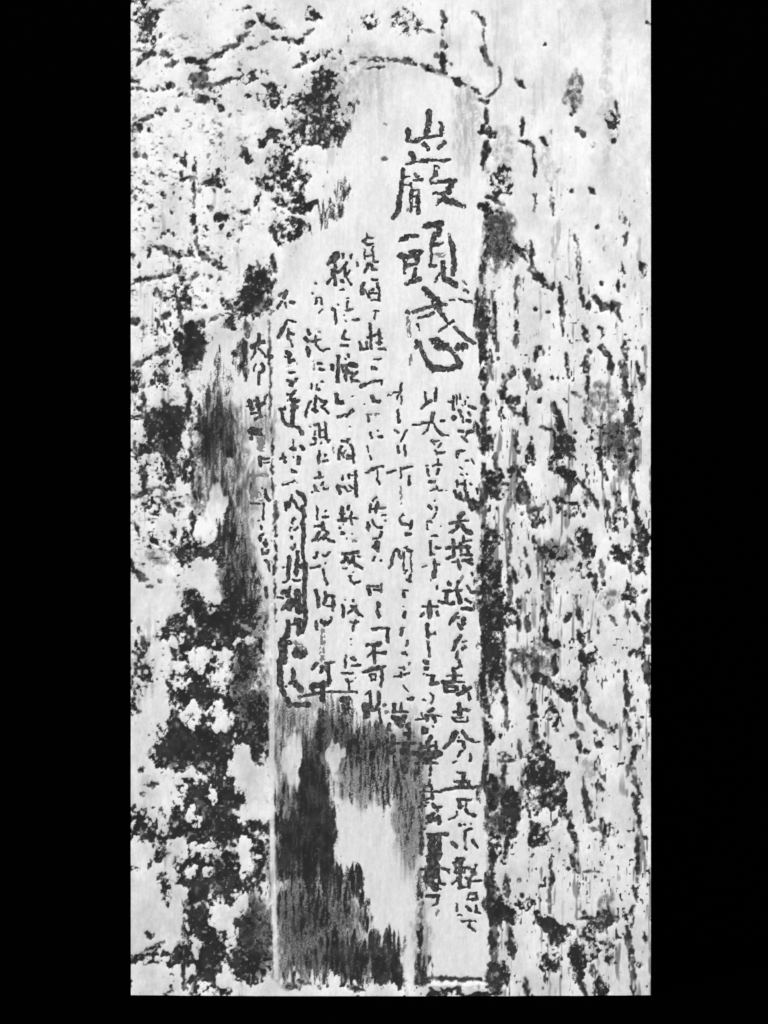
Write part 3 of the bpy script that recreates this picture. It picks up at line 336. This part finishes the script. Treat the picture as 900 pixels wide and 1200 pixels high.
for it in parse(BARK, 0.76) + parse(EDGE, 0.9):
    if it[0] in 'BGN':
        k, cx, cy, rx, ry, d = it
        m = 1.45; 
        m = m + 14.0/rx; my = 1.45 + 50.0/ry
        i0 = max(0, int((cx - rx*m - X0)/sx_)); i1 = min(nx, int((cx + rx*m - X0)/sx_) + 2)
        j0 = max(0, int((cy - ry*my - Y0)/sy_)); j1 = min(ny, int((cy + ry*my - Y0)/sy_) + 2)
        if i1 <= i0 or j1 <= j0: continue
        s = (slice(j0, j1), slice(i0, i1))
        r2 = ((GX[s]-cx)/rx)**2 + ((GY[s]-cy)/ry)**2
        f = np.clip(1 - sstep(0.35, 1.9, r2), 0, 1)
        if k == 'B': keep[s] *= 1 - np.clip(np.minimum(d, 1.6)*0.62*f, 0, .97)
        elif k == 'G': stain[s] = np.maximum(stain[s], d*f) + 0.25*np.minimum(stain[s], d*f)  # stains, plus shading under the arch and along the right edge painted in
        else: pale[s] = np.maximum(pale[s], sstep(0.05, .9, f*d))
    else:
        k, wd, pts = it
        draw({'L': lines, 'g': greyl, 'R': ridge}[k], WX if k != 'R' else PX + .25*(WX - PX), WY, X0, Y0, sx_, wd*(1.0 if k != 'R' else 1), pts, 2.1, WN if k != 'R' else np.ones_like(WN), 0.55 if k != 'R' else 0.0)

# lichen and painted-in shadow: density against an even noise gives speckled, ragged patches
n_sp = uniform(0.38*fbm(PX, PY, 13, 15, 21, 3, .75) + 0.32*vnoise(PX, PY, 4.2, 4.6, 25) + 0.22*vnoise(PX, PY, 2.4, 2.6, 26) + 0.12*np.random.RandomState(6).rand(*PX.shape).astype(np.float32))
n_st = uniform(0.45*fbm(PX, PY, 3.0, 22, 27, 2) + 0.25*vnoise(PX, PY, 2.0, 7, 28) + 0.20*fbm(PX, PY, 8, 70, 29, 2) + 0.22*np.random.RandomState(5).rand(*PX.shape).astype(np.float32))    # drawn out along the grain on the shaved wood
n_mix = n_sp*(1 - smooth) + n_st*smooth
dens = 1 - keep
pale = pale*(1 - smooth) + smooth*pale*sstep(0.0, 0.45, n_st + pale - .5)
pn = pale * (0.55 + 0.9*n_mix)
dens = dens * (1 - np.clip(pn*1.15, 0, 1))
bw = 1 + 0.6*smooth
blotch = sstep(-0.32*bw, 0.22*bw, dens*1.10 - n_mix - 0.03) * sstep(0.06, 0.22, dens)
# stray specks over the rough bark, more of them low down and along the furrows
zone = (1 - smooth) * (0.35 + 0.65*sstep(150, 500, PY)) * np.where(PX > 500, sstep(60, 330, PY), 1.0)
n2 = uniform(0.5*vnoise(PX, PY, 5, 9, 33) + 0.5*vnoise(PX, PY, 2.6, 3.4, 34))
furrow = uniform(fbm(PX, PY, 22, 90, 35, 3))
specks = sstep(0.965, 0.995, n2 + 0.03*(furrow - .5)*2 - 0.02*(1 - zone)) * zone * (1 - pale)
chunk = uniform(0.55*vnoise(PX, PY, 5, 7, 41) + 0.45*vnoise(PX, PY, 2.6, 3.0, 42))
dash = uniform(0.5*vnoise(PX, PY, 3.2, 13, 44) + 0.3*vnoise(PX, PY, 2.2, 4.5, 45) + 0.35*fbm(PX, PY, 24, 60, 46, 2))
specks = np.maximum(specks, sstep(0.965, 0.995, dash)*0.85*np.where(PX > 575, sstep(240, 420, PY), 0.0)*(1 - smooth))
fleck = uniform(0.45*vnoise(PX, PY, 5.0, 3.4, 47) + 0.3*vnoise(PX, PY, 2.4, 2.2, 48) + 0.45*fbm(PX, PY, 26, 20, 49, 2))
lz = (1 - sstep(250, 350, PX))*(0.35 + 0.65*sstep(60, 330, PY))*(1 - sstep(640, 900, PY))*(1 - smooth)*(1 - pale)
specks = np.maximum(specks, sstep(0.958, 0.99, fleck + 0.02*(lz - 1))*lz)
lines_b = lines * sstep(-0.04, 0.20, chunk) * (0.52 + 0.48*sstep(0.1, 0.8, uniform(0.6*vnoise(PX, PY, 8, 12, 43) + 0.4*chunk)))
mask = np.maximum(np.maximum(lines_b*0.97, blotch), specks*0.85)
# weather stains and painted-in shading: an even darkening with grain
grain = uniform(0.5*vnoise(PX, PY, 2.2, 7, 54) + 0.5*np.random.RandomState(4).rand(*PX.shape).astype(np.float32))
stain_shade = np.clip(stain*(0.78 + (1.5*(n_sp - .5))*(1 - smooth) + 1.1*(n_mix - .5)*smooth + 0.45*(grain - .5)) * (1 - 0.85*pale) + greyl*0.6*(0.6 + .6*chunk), 0, 1)
depthv = 0.45*vnoise(PX, PY, 9, 11, 51) + 0.30*vnoise(PX, PY, 3.4, 4, 52) + 0.25*np.random.RandomState(3).rand(*PX.shape).astype(np.float32)
depthv = sstep(0.1, 0.75, blur(depthv, 1)*0.6 + depthv*0.4)
g = np.maximum(mask*(0.74 + 0.26*depthv), stain_shade)
pale_grain = sstep(0.95, 0.985, uniform(vnoise(PX, PY, 2.8, 2.8, 53))) * blotch * np.where(smooth > .5, .5, 1.0)      # pale grains of lichen in the dark
g = g*(1 - 0.6*pale_grain)
g = np.maximum(g, 0.0)
g = g * (1 - 0.92*np.clip(ridge, 0, 1))
# the pale surfaces themselves: bark mottled, wood streaked along the grain
mott = (fbm(PX, PY, 30, 46, 61, 4) - .5)
fib = (fbm(PX, PY, 3.2, 60, 63, 2) - .5)
base = 0.024 + 0.16*np.clip(mott, -.2, .5)*(1 - 0.6*smooth) + 0.022*fib*smooth + 0.022*(vnoise(PX, PY, 3, 3, 64) - .5) + 0.035*(grain - .5)
base = base + 0.03*sstep(300, 1100, PY)
bx = PX + (fbm(PX, PY, 40, 90, 91, 2) - .5)*8
strk = uniform(0.55*fbm(bx, PY, 5, 70, 92, 2) + 0.25*vnoise(bx, PY, 2.4, 24, 93) + 0.2*vnoise(PX, PY, 4, 9, 94))
fissure = sstep(0.76, 0.93, 0.72*strk + 0.28*furrow) * (1 - smooth)
base = base + 0.12*sstep(0.74, 0.97, fleck)*lz
base = base + fissure*np.where(PX > 500, 0.04 + 0.25*sstep(150, 480, PY), 0.10*sstep(60, 300, PY))*(1 - .7*pale)
g = np.clip(np.maximum(g, 0) + base*(1 - g), 0, 1)
L_LIGHT, L_DARK = 0.80, 0.0175
tone = np.exp(np.log(L_LIGHT)*(1 - g) + np.log(L_DARK)*g).astype(np.float32)

# relief in metres towards the viewer: plates of bark, furrows where the cracks run, the shaved face sunk in
u = (PX - 458)/305.0
h = -0.018*u*u
plates = fbm(PX, PY, 46, 120, 71, 3) - .5
rough = fbm(PX, PY, 9, 16, 73, 3) - .5
deep = blur(np.maximum(lines_b, blotch*0.55), 1)
hs_ = np.maximum(sstep(-16, 18, inside), sstep(-18, 14, inf)*(1 - panel))      # the bark is pared away gradually
hs_ = np.where(PX > 500, sstep(-4, 8, inside), blur(hs_.astype(np.float32), 9))
h = h + (1 - hs_)*(0.007 + 0.014*plates + 0.0022*rough - 0.0018*deep - 0.0028*blur(mask.astype(np.float32), 4))
h = h + hs_*(0.0015*fib + 0.003*(fbm(PX, PY, 40, 160, 75) - .5) - 0.0012*deep)
h = h - np.clip((319 - PX)*0.00010, 0, .008)*blur(facet.astype(np.float32), 14) + 0.002*np.clip(ridge, 0, 1)
h = h.astype(np.float32)

# ------------------------------------------------------------------ the inscription
# columns are told apart by where a character stands
def column_of(pts):
    cx = sum(p[0] for p in pts)/len(pts); cy = sum(p[1] for p in pts)/len(pts)
    if cy < 448 and cx > 456: return 0
    if cx > 518.5: return 1
    if cx > 487: return 2
    if cx > 455.6: return 3
    if cx > 424: return 4
    if cx > 386.5: return 5
    if cx > 360.5: return 6
    if cx > 322: return 7
    return 8
# where one character ends and the next begins, down each column
BREAKS = [(257, 338),
 (523, 546, 562, 597, 628, 668, 716, 741, 763, 782, 822, 852, 892, 930, 963, 1002, 1044, 1057, 1076),
 (481, 513, 535, 562, 580, 601, 624, 654, 684, 697, 727, 749, 772, 788, 808, 836, 862, 918, 939, 974, 1046),
 (477, 499, 520, 541, 570, 597, 632, 684, 705, 728, 762, 781, 797, 812, 838),
 (323, 358, 378, 414, 439, 458, 473, 499, 518, 543, 575, 603, 628, 665, 700, 729, 753, 777, 807, 855),
 (346, 383, 409, 454, 477, 495, 507, 549, 586, 617, 638, 669, 690, 724, 743, 762, 784, 813, 858),
 (377, 422, 440, 488, 523, 548, 585, 611, 640, 663, 688, 722, 739, 775, 801),
 (369, 409, 431, 459, 468, 512, 531, 549, 572, 603, 626, 648, 685, 720, 745, 795),
 (380, 424, 457, 498, 531, 549, 570, 588, 613, 625, 654, 676, 704)]
chars = {}
for it in parse(TEXT):
    c = column_of(it[2]); cy = sum(p[1] for p in it[2])/len(it[2])
    chars.setdefault((c, sum(cy > b_ for b_ in BREAKS[c])), []).append(it)

TS = 0.5
carve = np.zeros_like(PX)
ink = {}
for key, items in sorted(chars.items()):
    xs = [p[0] for it in items for p in it[2]]; ys = [p[1] for it in items for p in it[2]]
    a0, b0 = math.floor(min(xs) - 10), math.floor(min(ys) - 10); a1, b1 = max(xs) + 10, max(ys) + 10
    qx = np.arange(a0, a1, TS, dtype=np.float32); qy = np.arange(b0, b1, TS, dtype=np.float32)
    QX, QY = np.meshgrid(qx, qy)
    tx = QX + (fbm(QX, QY, 4.0, 4.0, 81, 2) - .5)*2.6; ty = QY + (fbm(QX, QY, 4.0, 4.0, 82, 2) - .5)*2.6
    wn = 0.70 + 0.64*fbm(QX, QY, 5, 5, 83, 2)
    if key[0] == 0: wn = 0.45 + 1.1*(0.5*vnoise(QX, QY, 6, 6, 86) + 0.5*vnoise(QX, QY, 2.8, 2.8, 87))
    A = np.zeros_like(QX); Gy = np.zeros_like(QX)
    k = 1.22 if key[0] == 0 else 0.95
    for it in items:
        draw(Gy if it[0] == 'g' else A, tx, ty, a0, b0, TS, it[1]*k, it[2], 0.7, wn)
    dry = 0.5*vnoise(QX, QY, 3.2, 3.6, 84) + 0.5*vnoise(QX, QY, 1.8, 2.0, 85)
    on = ((A > .5) & (dry > (.20 if key[0] == 0 else .12))) | ((Gy > .5) & (dry > .38))
    tn = np.where(A > .5, 0.034 + 0.30*np.clip(dry - .40, 0, 1)**1.3, 0.13 + 0.12*dry).astype(np.float32)
    ink[key] = (qx, qy, on, tn)
    for it in items: draw(carve, WX, WY, X0, Y0, sx_, it[1]*1.1, it[2], 2.0, np.ones_like(WN))
h = h - 0.0014*carve*smooth

def surf(px, py):
    fx = np.clip((px - X0)/sx_, 0, nx - 1.001); fy = np.clip((py - Y0)/sy_, 0, ny - 1.001)
    i = fx.astype(int); j = fy.astype(int); a = fx - i; b_ = fy - j
    return (h[j, i]*(1-a) + h[j, i+1]*a)*(1-b_) + (h[j+1, i]*(1-a) + h[j+1, i+1]*a)*b_

# ------------------------------------------------------------------ objects
def tag(o, label=None, cat=None, group=None, kind=None):
    if label: o['label'] = label
    if cat: o['category'] = cat
    if group: o['group'] = group
    if kind: o['kind'] = kind

def mesh_obj(name, co, quads, mat, parent=None, tone_v=None, smooth_shade=True):
    me = bpy.data.meshes.new(name)
    co = np.ascontiguousarray(co, dtype=np.float32); quads = np.ascontiguousarray(quads, dtype=np.int32)
    me.vertices.add(len(co)); me.vertices.foreach_set('co', co.ravel())
    nq = len(quads)
    me.loops.add(nq*4); me.loops.foreach_set('vertex_index', quads.ravel())
    me.polygons.add(nq); me.polygons.foreach_set('loop_start', np.arange(0, nq*4, 4, dtype=np.int32))
    if smooth_shade: me.polygons.foreach_set('use_smooth', np.ones(nq, dtype=bool))
    me.update(calc_edges=True)
    if tone_v is not None:
        at = me.attributes.new('tone', 'FLOAT', 'POINT')
        at.data.foreach_set('value', np.ascontiguousarray(tone_v, dtype=np.float32))
    me.materials.append(mat)
    o = bpy.data.objects.new(name, me); COL.objects.link(o)
    if parent: o.parent = parent
    return o

def compact(co, quads, tone_v):
    used = np.unique(quads); rm = np.zeros(len(co), dtype=np.int32); rm[used] = np.arange(len(used))
    return co[used], rm[quads], tone_v[used]

root = bpy.data.objects.new("tree_trunk", None); COL.objects.link(root)
root.empty_display_size = 0.2
tag(root, "pale weathered tree trunk, rough bark around a shaved face with brushed columns of characters", "tree trunk")

co = np.stack([wx(PX), -h, wz(PY)], -1).reshape(-1, 3)
idx = np.arange(nx*ny, dtype=np.int32).reshape(ny, nx)
quads = np.stack([idx[1:, :-1], idx[1:, 1:], idx[:-1, 1:], idx[:-1, :-1]], -1)
pc = panel[:-1, :-1] > .5; fc = (facet[:-1, :-1] > .5) & ~pc
tv = tone.ravel()
for name, sel, mat in (("bark", ~(pc | fc), M_BARK), ("shaved_panel", pc, M_WOOD), ("shaved_facet", fc, M_WOOD)):
    c_, q_, t_ = compact(co, quads[sel], tv)
    o = mesh_obj(name, c_, q_, mat, root, t_)
    if name == "shaved_panel": tag(o, "smooth shaved face with the inscription, dark stain at its foot")
    if name == "shaved_facet": tag(o, "narrow shaved strip left of the sharp edge, darkly smeared")

# sides, top, foot and back of the trunk: split behind, with a rounded back
def rim(ids):
    return co[ids]
DEEP = 0.22
loop = np.concatenate([idx[0, :], idx[1:, -1], idx[-1, -2::-1], idx[-2:0:-1, 0]])
front = co[loop]
rings = [front]
cxm = 0.5*(wx(X0) + wx(X1)); hw = 0.5*(wx(X1) - wx(X0))
for k in range(1, 9):
    f = k/8.0
    r = front.copy(); s = (front[:, 0] - cxm)/hw
    back = 0.05 + DEEP*np.sqrt(np.clip(1.0 - 0.75*s*s, 0, 1))
    r[:, 1] = front[:, 1]*(1-f) + (back + 0.006*np.sin(front[:, 2]*31 + s*9))*f
    rings.append(r)
nl = len(loop); rc = np.concatenate(rings); qs = []
for k in range(8):
    a = np.arange(nl, dtype=np.int32) + k*nl; bn = np.roll(np.arange(nl, dtype=np.int32), -1) + k*nl
    qs.append(np.stack([a, bn, bn + nl, a + nl], -1))
# back face: join matching points of the top and bottom rims
last = 8*nl; topi = last + np.arange(nx, dtype=np.int32)
boti = last + (nx + ny - 1 + np.arange(nx, dtype=np.int32) - 1)[::-1]
qs.append(np.stack([topi[:-1], topi[1:], boti[1:], boti[:-1]], -1))
so_ = mesh_obj("split_wood", rc, np.concatenate(qs), M_SAWN, root, None, False)

heads = {}
for (c, n) in sorted(ink):
    qx, qy, on, tn = ink[(c, n)]
    if not on.any(): continue
    if c not in heads:
        p = bpy.data.objects.new("heading" if c == 0 else "inscription_column", None); COL.objects.link(p)
        p.empty_display_size = 0.05; p.parent = root
        if c == 0: tag(p, "three large heading characters at the top of the shaved face")
        heads[c] = p
    H, W = on.shape
    vx = np.append(qx, qx[-1] + TS) - TS/2; vy = np.append(qy, qy[-1] + TS) - TS/2
    VX, VY = np.meshgrid(vx, vy)
    vi = np.arange((H+1)*(W+1), dtype=np.int32).reshape(H+1, W+1)
    q = np.stack([vi[1:, :-1], vi[1:, 1:], vi[:-1, 1:], vi[:-1, :-1]], -1)[on]
    z = surf(VX, VY) + 0.0005 + 0.00006*((n + 2*c) % 4)
    cc = np.stack([wx(VX), -z, wz(VY)], -1).reshape(-1, 3)
    tt = np.pad(tn, ((0, 1), (0, 1)), mode='edge').ravel()
    cc, q, tt = compact(cc, q, tt)
    mesh_obj("character", cc, q, M_INK, heads[c], tt)

# ------------------------------------------------------------------ what surrounds it: added sheets of plain black, not parts of the place
def sheet(name, co4, mat):
    o = mesh_obj(name, np.array(co4), np.array([[0, 1, 2, 3]]), mat, None, None, False)
    tag(o, kind='structure'); return o
sheet("ground", [(-12, -14, -0.001), (12, -14, -0.001), (12, 3, -0.001), (-12, 3, -0.001)], M_BLACK)
sheet("backdrop", [(-12, 1.2, 0), (12, 1.2, 0), (12, 1.2, 9), (-12, 1.2, 9)], M_BLACK)
